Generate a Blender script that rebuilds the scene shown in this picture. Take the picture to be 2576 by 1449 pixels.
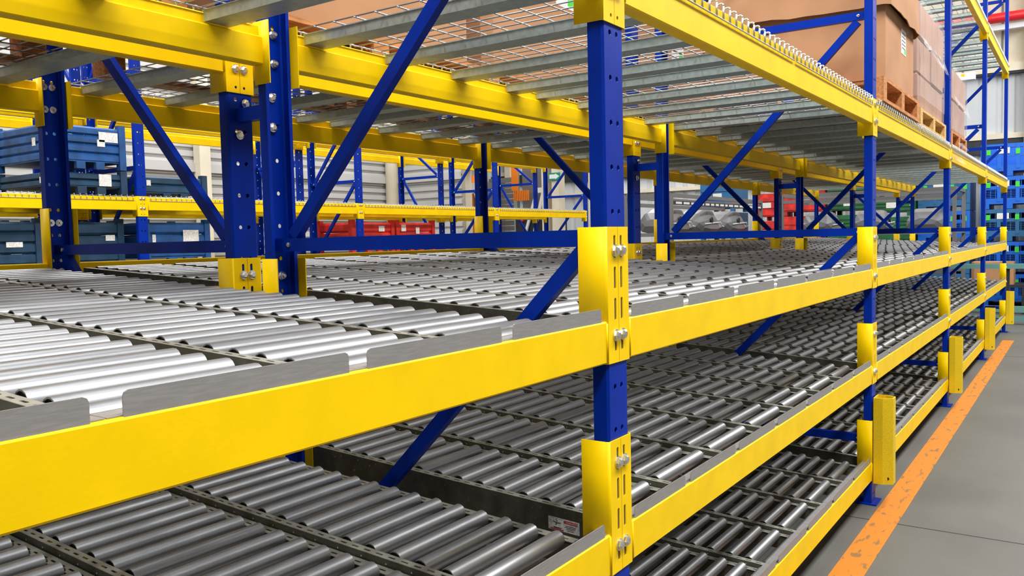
import bpy, math, random
from mathutils import Vector, Matrix
random.seed(7)
PI = math.pi
SC = bpy.context.scene
COL = SC.collection
for _o in list(bpy.data.objects):
    bpy.data.objects.remove(_o)

# ------------------------------------------------------------------ camera, world, light, exposure
YAW, PITCH, ROLL = 0.60351, 0.05767, -0.02271
CAM = Vector((-1.96488, -1.01866, 1.6))
FPX = 2099.05
fw = Vector((math.cos(YAW) * math.cos(PITCH), math.sin(YAW) * math.cos(PITCH), -math.sin(PITCH)))
rt_ = Vector((math.sin(YAW), -math.cos(YAW), 0.0))
up_ = rt_.cross(fw)
r2 = math.cos(ROLL) * rt_ + math.sin(ROLL) * up_
u2 = -math.sin(ROLL) * rt_ + math.cos(ROLL) * up_
cam_data = bpy.data.cameras.new('camera')
cam_data.sensor_fit = 'HORIZONTAL'
cam_data.sensor_width = 36.0
cam_data.lens = FPX / 2576.0 * 36.0
cam_data.clip_start = 0.05
cam_data.clip_end = 200
cam = bpy.data.objects.new('camera', cam_data)
COL.objects.link(cam)
cam.matrix_world = Matrix(((r2.x, u2.x, -fw.x, CAM.x), (r2.y, u2.y, -fw.y, CAM.y), (r2.z, u2.z, -fw.z, CAM.z), (0, 0, 0, 1)))
SC.camera = cam

world = bpy.data.worlds.new('world')
SC.world = world
world.use_nodes = True
bg = world.node_tree.nodes['Background']
bg.inputs[0].default_value = (0.93, 0.97, 1.0, 1)
bg.inputs[1].default_value = 0.9

def area(name, loc, sx, sy, power, rot=(0, 0, 0), col=(1, 1, 1)):
    l = bpy.data.lights.new(name, 'AREA')
    l.shape = 'RECTANGLE'; l.size = sx; l.size_y = sy; l.energy = power; l.color = col
    o = bpy.data.objects.new(name, l); COL.objects.link(o)
    o.location = loc; o.rotation_euler = rot
    return o
# daylight entering through the long rooflights of the hall
for y, pw in ((-3.2, 3300), (9.0, 1900)):
    area('rooflight_daylight', (7.0, y, 8.35), 26.0, 1.6, pw)
area('rooflight_daylight', (-1.5, 2.2, 8.35), 6.0, 1.6, 850)  # separate stronger stretch, added to brighten the rollers of the nearest bay
area('rooflight_daylight', (11.0, 2.2, 8.35), 18.0, 1.6, 300)
SC.view_settings.view_transform = 'Standard'
SC.view_settings.look = 'None'
SC.view_settings.gamma = 1.0
SC.view_settings.use_curve_mapping = False
SC.view_settings.exposure = 0.0

# ------------------------------------------------------------------ materials
def mat(name, col, rough=0.5, metal=0.0, nscale=0.0, namt=0.0, bump=0.0, bscale=60.0, spec=0.5, stretch=None, col2=None, thr=None, emit=None):
    m = bpy.data.materials.new(name)
    m.use_nodes = True
    nt = m.node_tree; b = nt.nodes['Principled BSDF']
    b.inputs['Base Color'].default_value = (*col, 1)
    b.inputs['Roughness'].default_value = rough
    b.inputs['Metallic'].default_value = metal
    b.inputs['Specular IOR Level'].default_value = spec
    if emit:
        b.inputs['Emission Color'].default_value = (*emit[0], 1)
        b.inputs['Emission Strength'].default_value = emit[1]
    if nscale:
        tc = nt.nodes.new('ShaderNodeTexCoord'); mp = nt.nodes.new('ShaderNodeMapping')
        if stretch: mp.inputs['Scale'].default_value = stretch
        nz = nt.nodes.new('ShaderNodeTexNoise'); nz.inputs['Scale'].default_value = nscale; nz.inputs['Detail'].default_value = 5
        cr = nt.nodes.new('ShaderNodeValToRGB')
        nt.links.new(tc.outputs['Object'], mp.inputs[0]); nt.links.new(mp.outputs[0], nz.inputs['Vector'])
        nt.links.new(nz.outputs['Fac'], cr.inputs[0])
        c2 = col2 if col2 else tuple(c * (1 - namt) for c in col)
        c1 = col if col2 else tuple(min(1, c * (1 + namt * 0.6)) for c in col)
        lo, hi = thr if thr else (0.35, 0.65)
        cr.color_ramp.elements[0].position = lo; cr.color_ramp.elements[0].color = (*c2, 1)
        cr.color_ramp.elements[1].position = hi; cr.color_ramp.elements[1].color = (*c1, 1)
        nt.links.new(cr.outputs[0], b.inputs['Base Color'])
    if bump:
        tc = nt.nodes.new('ShaderNodeTexCoord')
        nz = nt.nodes.new('ShaderNodeTexNoise'); nz.inputs['Scale'].default_value = bscale; nz.inputs['Detail'].default_value = 3
        bp = nt.nodes.new('ShaderNodeBump'); bp.inputs['Strength'].default_value = bump; bp.inputs['Distance'].default_value = 0.004
        nt.links.new(tc.outputs['Object'], nz.inputs['Vector'])
        nt.links.new(nz.outputs['Fac'], bp.inputs['Height']); nt.links.new(bp.outputs[0], b.inputs['Normal'])
    return m

M = {}
M['yellow'] = mat('yellow_paint', (0.93, 0.60, 0.0), 0.42, 0, 7, 0.06, 0.05, 150, 0.13)
M['yellow_guard'] = mat('yellow_guard_paint', (0.80, 0.55, 0.002), 0.5, 0, 260, 0.22, 0.2, 260)
M['blue'] = mat('blue_paint', (0.0, 0.024, 0.31), 0.40, 0, 8, 0.12, 0.05, 120, 0.12)
M['roller'] = mat('roller_steel', (0.35, 0.355, 0.365), 0.41, 0.87, 14, 0.14, 0, 60, 0.5, (0.25, 1, 1))
M['cap'] = mat('roller_end_plastic', (0.05, 0.05, 0.05), 0.5)
M['rail'] = mat('galvanised_rail_shaded', (0.125, 0.12, 0.09), 0.5, 0.5, 25, 0.2)  # rail steel darkened to deepen the shaded gaps between lanes
M['rail_flange_lit'] = mat('galvanised_rail_lit', (0.32, 0.31, 0.26), 0.45, 0.4, 25, 0.2)  # same rail steel, lightened for the light that upward flanges catch
M['stop'] = mat('brushed_steel_plate', (0.46, 0.44, 0.43), 0.45, 0.75, 30, 0.1, 0, 60, 0.5, (1, 1, 12))
M['galv'] = mat('galvanised_steel', (0.42, 0.50, 0.48), 0.42, 0.5, 45, 0.12)
M['wire'] = mat('zinc_wire', (0.46, 0.48, 0.48), 0.38, 0.65)
M['zinc'] = mat('bright_zinc_bolt', (0.75, 0.75, 0.73), 0.25, 0.95)
M['dark'] = mat('dark_steel', (0.03, 0.032, 0.035), 0.55, 0.3, 9, 0.2)
M['cardboard'] = mat('cardboard', (0.47, 0.245, 0.125), 0.85, 0, 3, 0.12, 0.08, 30, 0.2)
M['cardboard_pale'] = mat('pale_cardboard', (0.42, 0.25, 0.18), 0.8, 0, 4, 0.10, 0.08, 30, 0.2)
M['wood'] = mat('pallet_wood', (0.56, 0.24, 0.09), 0.8, 0, 10, 0.3, 0.2, 40, 0.2, (1, 8, 8))
M['wood_pale'] = mat('pale_pallet_wood', (0.66, 0.42, 0.16), 0.8, 0, 10, 0.25, 0.2, 40, 0.2, (1, 8, 8))
M['paper'] = mat('white_paper', (0.78, 0.77, 0.74), 0.7, 0, 90, 0.25)
M['ink'] = mat('black_ink', (0.02, 0.02, 0.02), 0.7)
M['red'] = mat('red_print', (0.55, 0.02, 0.03), 0.6)
M['redpaint'] = mat('red_crate_paint', (0.62, 0.02, 0.012), 0.5, 0, 5, 0.45)
M['green_tag'] = mat('green_tag', (0.05, 0.62, 0.05), 0.6)
M['green'] = mat('green_crate_paint', (0.012, 0.12, 0.035), 0.5, 0, 4, 0.3)
M['crate'] = mat('worn_blue_crate_paint', (0.008, 0.08, 0.27), 0.5, 0.1, 6, 0.4, 0.1, 30)
M['crate_dark'] = mat('dark_teal_crate_paint', (0.008, 0.045, 0.10), 0.5, 0.1, 6, 0.4, 0.1, 30)
M['plastic_blue'] = mat('bright_blue_plastic', (0.005, 0.13, 0.62), 0.45)
M['plastic_teal'] = mat('dull_blue_plastic', (0.02, 0.13, 0.30), 0.5)
M['tank'] = mat('grey_plastic_part', (0.20, 0.20, 0.21), 0.35, 0.1, 3, 0.15)
M['frame_grey'] = mat('grey_frame_paint', (0.17, 0.165, 0.16), 0.5, 0.2)
M['teal'] = mat('teal_rail_paint', (0.13, 0.30, 0.27), 0.5)
M['white_wall'] = mat('white_sheet_cladding', (0.50, 0.49, 0.475), 0.5, 0, 0.6, 0.08)
M['grey_wall'] = mat('pale_grey_sheet_cladding', (0.58, 0.60, 0.60), 0.5, 0, 0.6, 0.06)
M['cream'] = mat('cream_steel', (0.74, 0.66, 0.50), 0.5, 0, 2, 0.1)
M['orange'] = mat('orange_machine_paint', (0.85, 0.22, 0.01), 0.5)
M['pipe'] = mat('red_pipe_paint', (0.70, 0.012, 0.02), 0.4)
M['sign_green'] = mat('sign_green', (0.0, 0.28, 0.13), 0.5)
M['white'] = mat('white_paint', (0.8, 0.8, 0.8), 0.5)
M['concrete'] = mat('grey_concrete_floor', (0.105, 0.102, 0.09), 0.5, 0, 1.3, 0.14, 0.05, 25, 0.3)
M['line'] = mat('orange_floor_paint', (0.52, 0.165, 0.009), 0.6, 0, 5, 0, 0, 60, 0.3, (1.6, 5, 1), (0.22, 0.11, 0.03), (0.36, 0.43))
M['roof'] = mat('roof_sheet', (0.35, 0.36, 0.36), 0.6)
M['block_wall'] = mat('grey_block_wall', (0.24, 0.24, 0.24), 0.8)
def film_mat():
    m = bpy.data.materials.new('clear_stretch_film'); m.use_nodes = True
    b = m.node_tree.nodes['Principled BSDF']
    b.inputs['Base Color'].default_value = (0.9, 0.9, 0.95, 1); b.inputs['Roughness'].default_value = 0.22
    b.inputs['Alpha'].default_value = 0.15
    return m
M['film'] = film_mat()

# ------------------------------------------------------------------ mesh helpers
class MB:
    def __init__(self): self.v = []; self.f = []; self.m = []; self.s = []; self.mi = 0
    def add(self, verts, faces, smooth=False):
        n = len(self.v)
        self.v += [tuple(p) for p in verts]
        for f in faces:
            self.f.append(tuple(i + n for i in f)); self.m.append(self.mi); self.s.append(smooth)
        return self
    def box(self, x0, x1, y0, y1, z0, z1):
        v = [(x, y, z) for x in (x0, x1) for y in (y0, y1) for z in (z0, z1)]
        return self.add(v, [(0, 1, 3, 2), (4, 6, 7, 5), (0, 4, 5, 1), (2, 3, 7, 6), (0, 2, 6, 4), (1, 5, 7, 3)])
    def prism(self, prof, p0, p1, ax_u, ax_v, smooth=False, caps=True):
        """polygon prof (u,v) swept from p0 to p1"""
        p0, p1, U, V = Vector(p0), Vector(p1), Vector(ax_u), Vector(ax_v)
        n = len(prof)
        v = [p0 + U * a + V * b for a, b in prof] + [p1 + U * a + V * b for a, b in prof]
        f = [(i, (i + 1) % n, n + (i + 1) % n, n + i) for i in range(n)]
        self.add(v, f, smooth)
        if caps:
            k = len(self.v) - 2 * n
            self.f.append(tuple(k + i for i in range(n))[::-1]); self.m.append(self.mi); self.s.append(False)
            self.f.append(tuple(k + n + i for i in range(n))); self.m.append(self.mi); self.s.append(False)
        return self
    def tube(self, p0, p1, r, n=8, caps=True, smooth=True, r1=None):
        p0, p1 = Vector(p0), Vector(p1); d = (p1 - p0).normalized()
        a = Vector((0, 0, 1)) if abs(d.z) < 0.9 else Vector((1, 0, 0))
        U = d.cross(a).normalized(); V = d.cross(U)
        r1 = r if r1 is None else r1
        v = [p0 + U * r * math.cos(2 * PI * i / n) + V * r * math.sin(2 * PI * i / n) for i in range(n)]
        v += [p1 + U * r1 * math.cos(2 * PI * i / n) + V * r1 * math.sin(2 * PI * i / n) for i in range(n)]
        self.add(v, [(i, (i + 1) % n, n + (i + 1) % n, n + i) for i in range(n)], smooth)
        if caps:
            k = len(self.v) - 2 * n
            self.f.append(tuple(k + i for i in range(n))[::-1]); self.m.append(self.mi); self.s.append(False)
            self.f.append(tuple(k + n + i for i in range(n))); self.m.append(self.mi); self.s.append(False)
        return self
    def bar(self, p0, p1, w, h, side=(1, 0, 0)):
        """rectangular bar; w along side"""
        d = (Vector(p1) - Vector(p0)).normalized(); U = Vector(side); V = d.cross(U).normalized()
        a, b = w / 2, h / 2
        return self.prism([(-a, -b), (a, -b), (a, b), (-a, b)], p0, p1, U, V)
    def cbar(self, p0, p1, w, h, side=(1, 0, 0), t=0.004):
        d = (Vector(p1) - Vector(p0)).normalized(); U = Vector(side); V = d.cross(U).normalized()
        a, b = w / 2, h / 2
        return self.prism([(-a, -b), (a, -b), (a, -b + t), (-a + t, -b + t), (-a + t, b - t), (a, b - t), (a, b), (-a, b)], p0, p1, U, V)
    def plate(self, mp, u0, u1, vs, holes, t):
        """perforated plate. vs: list of band limits; holes: per band list of (uc, vc, ru, rv, ua, ub) with ua..ub the cell of the hole.
        mp(u, v, w) -> xyz, w = 0 front, t back"""
        for bi in range(len(vs) - 1):
            v0, v1 = vs[bi], vs[bi + 1]
            hs = sorted(holes[bi], key=lambda h: h[4]) if holes[bi] else []
            if not hs:
                for w in (0, t):
                    self.add([mp(u0, v0, w), mp(u1, v0, w), mp(u1, v1, w), mp(u0, v1, w)], [(0, 1, 2, 3)])
                continue
            cur = u0
            for (uc, vc, ru, rv, ua, ub) in hs:
                if ua > cur + 1e-6:
                    for w in (0, t):
                        self.add([mp(cur, v0, w), mp(ua, v0, w), mp(ua, v1, w), mp(cur, v1, w)], [(0, 1, 2, 3)])
                ring = []
                r = min(ru, rv)
                for k in range(8):
                    a = math.radians(22.5 + 45 * k)
                    ring.append((uc + math.copysign(ru - r, math.cos(a)) + r * math.cos(a), vc + math.copysign(rv - r, math.sin(a)) + r * math.sin(a)))
                for w in (0, t):
                    cs = [mp(ub, v1, w), mp(ua, v1, w), mp(ua, v0, w), mp(ub, v0, w)]
                    rg = [mp(a, b, w) for a, b in ring]
                    # corners at 45,135,225,315 ; ring idx 0:22.5 1:67.5 2:112.5 3:157.5 4:202.5 5:247.5 6:292.5 7:337.5
                    self.add(cs + rg, [(0, 4, 5), (1, 6, 7), (2, 8, 9), (3, 10, 11), (0, 5, 6, 1), (1, 7, 8, 2), (2, 9, 10, 3), (3, 11, 4, 0)])
                a_ = [mp(a, b, 0) for a, b in ring]; b_ = [mp(a, b, t) for a, b in ring]
                self.add(a_ + b_, [(i, (i + 1) % 8, 8 + (i + 1) % 8, 8 + i) for i in range(8)])
                cur = ub
            if cur < u1 - 1e-6:
                for w in (0, t):
                    self.add([mp(cur, v0, w), mp(u1, v0, w), mp(u1, v1, w), mp(cur, v1, w)], [(0, 1, 2, 3)])
        return self
    def mesh(self, name, *mats):
        me = bpy.data.meshes.new(name)
        me.from_pydata(self.v, [], self.f)
        for m in mats: me.materials.append(M[m])
        if len(mats) > 1: me.polygons.foreach_set('material_index', self.m)
        me.polygons.foreach_set('use_smooth', self.s)
        me.update()
        return me

def fix(me):
    import bmesh
    bm = bmesh.new(); bm.from_mesh(me)
    bmesh.ops.remove_doubles(bm, verts=bm.verts, dist=1e-6)
    bmesh.ops.recalc_face_normals(bm, faces=bm.faces)
    bm.to_mesh(me); bm.free()
    return me

def put(name, me, parent=None, loc=(0, 0, 0), rot=(0, 0, 0), kind=None, label=None):
    o = bpy.data.objects.new(name, me); COL.objects.link(o)
    o.location = loc; o.rotation_euler = rot
    if parent is not None: o.parent = parent
    if kind: o['kind'] = kind
    if label: o['label'] = label
    return o

def thing(name, label, cat, loc=(0, 0, 0), rot=(0, 0, 0), group=None, me=None):
    o = bpy.data.objects.new(name, me); COL.objects.link(o)
    o.location = loc; o.rotation_euler = rot
    o['label'] = label; o['category'] = cat
    if group: o['group'] = group
    return o

def copy_thing(root, loc, rot, label, group=None):
    r = root.copy(); COL.objects.link(r); r.location = loc; r.rotation_euler = rot; r['label'] = label
    if group: r['group'] = group
    for ch in root.children:
        c = ch.copy(); COL.objects.link(c); c.parent = r
        for g in ch.children:
            d = g.copy(); COL.objects.link(d); d.parent = c
    return r

ORD = ['first', 'second', 'third', 'fourth', 'fifth', 'sixth', 'seventh', 'eighth', 'ninth', 'tenth', 'eleventh', 'twelfth']

# ------------------------------------------------------------------ rack dimensions (metres)
S = 3.2366                       # bay length
DEP, GAP = 1.346, 0.167          # frame depth and gap between the two frames
Y_M, Y_N, Y_K = DEP, DEP + GAP, 2 * DEP + GAP
W = 0.0645                       # half width over the connectors
ZA, ZB, ZC, ZT = 1.384, 0.824, 0.254, 2.35
SLOPE = 0.0538

# ------------------------------------------------------------------ setting: floor, walls, roof
fl = put('floor', MB().box(-14, 26, -9, 16, -0.2, 0).mesh('floor', 'concrete')); fl['kind'] = 'structure'
# joints sawn in the concrete
jb = MB()
for x in (-4.2, 2.9, 10.1): jb.box(x, x + 0.006, -9, 0.0, 0.0005, 0.0015)
for x in (-4.2, 2.9, 10.1): jb.box(x, x + 0.006, 0.0, 16, 0.0005, 0.0015)
put('floor_joint', jb.mesh('floor_joint', 'dark'), fl, kind='stuff')

def ribbed(name, axis, a0, a1, z0, z1, pitch, depth, pos, facing, m, horizontal=False, top=0.55):
    """trapezoidal sheet cladding as real geometry"""
    mb = MB(); pts = []
    lo, hi = (z0, z1) if horizontal else (a0, a1)
    n = int((hi - lo) / pitch)
    q = lo
    for i in range(n + 1):
        for fr, dd in ((0, 0), (top, 0), (top + 0.1, 1), (0.9, 1)):
            c = lo + (i + fr) * pitch
            if c <= hi: pts.append((c, dd * depth))
    pts.append((hi, 0))
    for k in range(len(pts) - 1):
        (c0, d0), (c1, d1) = pts[k], pts[k + 1]
        if c1 - c0 < 1e-6: continue
        if horizontal: q4 = [(a0, d0, c0), (a1, d0, c0), (a1, d1, c1), (a0, d1, c1)]
        else: q4 = [(c0, d0, z0), (c1, d1, z0), (c1, d1, z1), (c0, d0, z1)]
        if axis == 'x': vv = [(a, pos + facing * d, z) for a, d, z in q4]
        else: vv = [(pos + facing * d, a, z) for a, d, z in q4]
        mb.add(vv, [(0, 1, 2, 3)])
    o = put(name, mb.mesh(name, m)); o['kind'] = 'structure'
    return o
XE = 20.0; YB = 12.0; XC = 12.2
wb = ribbed('wall_back', 'x', -14, XC, 0, 8.6, 0.16, 0.05, YB, 1, 'white_wall', True)
wr = ribbed('wall_recess', 'y', 10.0, YB, 0, 8.6, 0.16, 0.05, XC, 1, 'white_wall', True)
we = ribbed('wall_end', 'y', -9, 16, 0, 5.2, 0.36, 0.05, XE, 1, 'grey_wall', False, 0.6)
wu = put('wall_end_upper', MB().box(XE, XE + 0.1, -9, 16, 5.2, 8.6).mesh('wall_end_upper', 'cream')); wu['kind'] = 'structure'
wf = put('wall_back_far', MB().box(XC, 26, 15.9, 16, 0, 8.6).mesh('wall_back_far', 'white_wall')); wf['kind'] = 'structure'
# girts, dark bands below them, posts of the walls
def trim(n, mb, *m):
    o = put('trim_%d' % n, mb.mesh('trim', *m)); o['kind'] = 'structure'; return o
trim(1, MB().box(XE - 0.12, XE, -9, 16, 3.62, 3.74), 'cream')
trim(2, MB().box(XE - 0.12, XE, -9, 16, 2.86, 2.96), 'cream')
trim(3, MB().box(XE - 0.16, XE, -9, 16, 5.10, 5.28), 'cream')
trim(4, MB().box(XE - 0.14, XE, -9, 16, 5.05, 5.10).box(XE - .1, XE - .02, -9, 16, 3.3, 3.6), 'dark')  # dark bands just below two of the girts
c1 = MB()
for y in (-3.2, 0.05, 3.6, 7.2, 11.0, 14.0): c1.box(XE - 0.3, XE - 0.02, y - 0.1, y + 0.1, 0, 8.6)
trim(5, c1, 'cream')
trim(6, MB().tube((XC - 0.14, YB - 0.14, 0), (XC - 0.14, YB - 0.14, 8.6), 0.14, 16), 'cream')
trim(7, MB().box(-14, XC, YB - 0.06, YB, 2.92, 3.08).box(XC - 0.06, XC, 10.0, YB, 2.92, 3.08), 'white_wall')
c2 = MB()
for x in (7.2, 0.5): c2.box(x - 0.11, x + 0.11, YB - 0.2, YB - 0.02, 0, 8.6)
trim(8, c2, 'cream')
trim(9, MB().box(XE - 0.3, XE - 0.16, -9, 16, 6.0, 6.12), 'white')
pm = MB()
for k in range(24): pm.box(XE - 0.02, XE - 0.004, -8.6 + k * 1.02, -8.56 + k * 1.02, 5.3, 8.6)
trim(10, pm, 'frame_grey')
# roof with rooflight openings
rb = MB()
ys = [-9, -4.0, -2.4, 1.4, 3.0, 8.2, 9.8, 16]
for a in range(0, 8, 2): rb.box(-14, 26, ys[a], ys[a + 1], 8.55, 8.65)
for a in (1, 3, 5): rb.box(-14, -6, ys[a], ys[a + 1], 8.55, 8.65).box(20, 26, ys[a], ys[a + 1], 8.55, 8.65)
wl = put('wall_left', MB().box(-14.1, -14, -9, 16, 0, 8.6).mesh('wall_left', 'block_wall')); wl['kind'] = 'structure'
wn = put('wall_near', MB().box(-14, 26, -9.1, -9, 0, 8.6).mesh('wall_near', 'block_wall')); wn['kind'] = 'structure'
cl = put('ceiling', rb.mesh('ceiling', 'roof')); cl['kind'] = 'structure'
rf = MB()
for x in (-6, 0, 6, 12, 18): rf.box(x - 0.08, x + 0.08, -9, 16, 8.2, 8.5)
put('roof_beam', rf.mesh('roof_beam', 'cream'), cl)

# ------------------------------------------------------------------ posts, frames
HP = 5.2
def post_mesh(h):
    mb = MB(); t = 0.0028; hw = 0.0555; ch = 0.0065; d = 0.045; lip = 0.042
    pitch = 0.115; n = int(h / pitch)
    vs = [0.0]; hs = []
    for k in range(n):
        vs.append((k + 1) * pitch)
        zc = (k + 0.5) * pitch
        hs.append([(-0.018, zc, 0.0078, 0.0078, -0.036, 0.0), (0.018, zc, 0.0078, 0.0078, 0.0, 0.036)])
    vs.append(h); hs.append([])
    mb.plate(lambda u, v, w: (u, w, v), -(hw - ch), hw - ch, vs, hs, t)
    for s in (-1, 1):
        outer = [(hw - ch, 0), (hw, ch), (hw, d), (lip, d)]
        inner = [(hw - ch - t * .4, t), (hw - t, ch + t * .4), (hw - t, d - t), (lip, d - t)]
        for P in (outer, inner):
            for k in range(3):
                (a0, b0), (a1, b1) = P[k], P[k + 1]
                mb.add([(s * a0, b0, 0), (s * a1, b1, 0), (s * a1, b1, h), (s * a0, b0, h)], [(0, 1, 2, 3)])
        mb.add([(s * lip, d, 0), (s * lip, d - t, 0), (s * lip, d - t, h), (s * lip, d, h)], [(0, 1, 2, 3)])
    return mb.mesh('post', 'blue')
POST = post_mesh(HP)
FOOT = MB().box(-0.075, 0.075, -0.03, 0.085, 0, 0.008).tube((0.0, 0.065, 0.008), (0.0, 0.065, 0.022), 0.012, 6, True, False).mesh('foot_plate', 'blue')
def bolt_mesh(nut=True):
    mb = MB()
    mb.tube((0, 0, 0), (0, -0.003, 0), 0.0165, 14, True, False)
    mb.tube((0, -0.003, 0), (0, -0.009, 0), 0.0135, 6, True, False)
    mb.tube((0, -0.009, 0), (0, -0.0125, 0), 0.0135, 6, True, False, 0.0085)
    mb.tube((0, 0, 0), (0, 0.026, 0), 0.006, 8)
    if nut:
        mb.tube((0, 0.007, 0), (0, 0.009, 0), 0.016, 12, True, False)
        mb.tube((0, 0.009, 0), (0, 0.018, 0), 0.0125, 6, True, False)
    return mb.mesh('bolt', 'zinc')
BOLT = bolt_mesh()
RIVET = MB().tube((0, 0, 0), (-0.004, 0, 0), 0.009, 10, True, False).tube((-0.004, 0, 0), (-0.007, 0, 0), 0.009, 10, True, False, 0.004).mesh('rivet', 'zinc')
HB = 0.036   # brace ends sit inside the channel posts
def frame_proto(depth, mirrored, label, levels):
    t = thing('upright_frame', label, 'rack frame', group='upright frames of the roller racks')
    put('post', POST, t, (0, 0, 0)); put('post', POST, t, (0, depth, 0), (0, 0, PI))
    put('foot_plate', FOOT, t, (0, 0, 0)); put('foot_plate', FOOT, t, (0, depth, 0), (0, 0, PI))
    for z in levels:
        b = put('horizontal_brace', MB().cbar((0, HB - 0.02, z), (0, depth - HB + 0.02, z), 0.034, 0.045).mesh('brace', 'blue'), t)
        put('rivet', RIVET, b, (-0.017, 0.085, z)); put('rivet', RIVET, b, (-0.017, depth - 0.085, z))
    for a, c in zip(levels[:-1], levels[1:]):
        y0, y1 = (depth - 0.10, 0.10) if not mirrored else (0.10, depth - 0.10)
        if not mirrored: p0, p1 = (0, depth - 0.10, a + 0.03), (0, 0.09, c - 0.03)
        else: p0, p1 = (0, 0.10, a + 0.03), (0, depth - 0.09, c - 0.03)
        put('diagonal_brace', MB().cbar(p0, p1, 0.030, 0.042).mesh('brace', 'blue'), t)
    return t
LV = [0.38, 1.60, 2.845, 4.09, 5.05]
BAYW = ['nearest bay', 'second bay', 'third bay', 'fourth bay', 'last far bay']
POSTW = ['left of the picture', 'by the big front post', 'second along the aisle', 'third along the aisle', 'fourth along the aisle', 'last at the far end']
f0 = frame_proto(DEP, False, 'blue upright frame ' + POSTW[0] + ', front rack', LV)
f1 = frame_proto(DEP, True, 'blue upright frame ' + POSTW[0] + ', rear rack', LV)
f0.location = (-S, 0, 0); f1.location = (-S, Y_N, 0)
for i in range(0, 5):
    copy_thing(f0, (i * S, 0, 0), (0, 0, 0), 'blue perforated upright frame, ' + POSTW[i + 1] + ', front rack')
    copy_thing(f1, (i * S, Y_N, 0), (0, 0, 0), 'blue perforated upright frame, ' + POSTW[i + 1] + ', rear rack')
f0['label'] = 'blue perforated upright frame outside the left edge, front rack beside the aisle'
f1['label'] = 'blue perforated upright frame outside the left edge, rear rack behind the first'
# spacers that tie front and rear racks together
SP = MB().box(-0.018, 0.018, 0.0005, GAP - 0.0005, -0.024, 0.024).box(-0.03, 0.03, -0.0070, -0.0030, -0.045, 0.045).mesh('row_spacer', 'blue')
for i in range(-1, 5):
    for z, wz in ((2.07, 'under the wire decks'), (3.3, 'above the wire decks')):
        s = thing('row_spacer', 'short blue spacer joining posts %s, %s' % (wz, POSTW[i + 1]), 'spacer', (i * S, DEP, z), group='spacers between the racks', me=SP)
        put('bolt', BOLT, s, (0.0, -0.006, 0.045)); put('bolt', BOLT, s, (-0.0, -0.006, -0.058))
        put('bolt', BOLT, s, (0.02, GAP - 0.004, 0.045)); put('bolt', BOLT, s, (-0.01, GAP - 0.004, -0.07))

# ------------------------------------------------------------------ load beams
def conn_mesh(side, kind):
    """side=-1: the connector at the right end of a beam (left half of the post); +1 mirrored"""
    mb = MB(); t = 0.0035
    if kind == 'roller': z0, z1 = -0.112, 0.244; slots = [0.193, 0.111, 0.029, -0.053]; hr, hv = 0.0060, 0.030
    else: z0, z1 = -0.20, 0.012; slots = [-0.015, -0.070, -0.125, -0.180]; hr, hv = 0.0055, 0.0055
    vs = [z0]; hs = []
    for zc in sorted(slots):
        a, b = zc - hv - 0.006, zc + hv + 0.006
        a = max(a, vs[-1]); vs.append(a); hs.append([]); vs.append(b); hs.append([(0.018, zc, hr, hv, 0.006, 0.030)])
    vs.append(z1); hs.append([])
    vs2 = [vs[0]]; hs2 = []
    for k in range(1, len(vs)):
        if vs[k] - vs[k - 1] > 1e-5: vs2.append(vs[k]); hs2.append(hs[k - 1])
    mb.plate(lambda u, v, w: (side * u, -0.0045 + w, v), 0.0012, W - 0.006, vs2, hs2, t)
    # edges of the flange and rounded bend into the side plate
    yo, yi = -0.0045, -0.001
    mb.add([(side * 0.0012, yo, z0), (side * 0.0012, yi, z0), (side * 0.0012, yi, z1), (side * 0.0012, yo, z1)], [(0, 1, 2, 3)])
    out = [(0.0012, yo), (W - 0.006, yo), (W - 0.002, yo + 0.0022), (W, yo + 0.0065), (W, 0.079), (W - t, 0.079), (W - t, yo + 0.0075), (W - 0.006, yi), (0.0012, yi)]
    for z, s in ((z0, 1), (z1, -1)):
        mb.add([(side * a, b, z) for a, b in out[:1] + out[1:2] + out[7:8] + out[8:9]], [(0, 1, 2, 3)])
        mb.add([(side * a, b, z) for a, b in (out[1], out[2], out[3], out[6], out[7])], [(0, 1, 2, 3, 4)])
        mb.add([(side * a, b, z) for a, b in (out[3], out[4], out[5], out[6])], [(0, 1, 2, 3)])
    for k in (1, 2, 3, 4, 5, 6):
        (a0, b0), (a1, b1) = out[k], out[k + 1]
        mb.add([(side * a0, b0, z0), (side * a1, b1, z0), (side * a1, b1, z1), (side * a0, b0, z1)], [(0, 1, 2, 3)], k in (1, 2, 3))
    return fix(mb.mesh('connector', 'yellow'))
CONN = {(s, k): conn_mesh(s, k) for s in (-1, 1) for k in ('roller', 'deck')}
def body_mesh(kind, L, stack=False):
    r = 0.004
    if kind == 'roller': prof = [(0, r), (r, 0), (0.046, 0), (0.05, r), (0.05, 0.106), (0.046, 0.11), (r, 0.11), (0, 0.106)]; zo = -0.11
    else: prof = [(0, r), (r, 0), (0.046, 0), (0.05, r), (0.05, 0.091), (0.046, 0.095), (0.032, 0.095), (0.032, 0.131), (0.028, 0.135), (r, 0.135), (0, 0.131)]; zo = -0.135
    mb = MB()
    mb.prism([(a - 0.003, b + zo) for a, b in prof], (W - 0.002, 0, 0), (L - W + 0.002, 0, 0), (0, 1, 0), (0, 0, 1))
    # weld beads at both ends
    for x in (W, L - W): mb.tube((x, -0.002, zo + 0.006), (x, -0.002, -0.006), 0.0045, 6)
    return fix(mb.mesh('beam_body', 'yellow'))
_protos = {}
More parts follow.
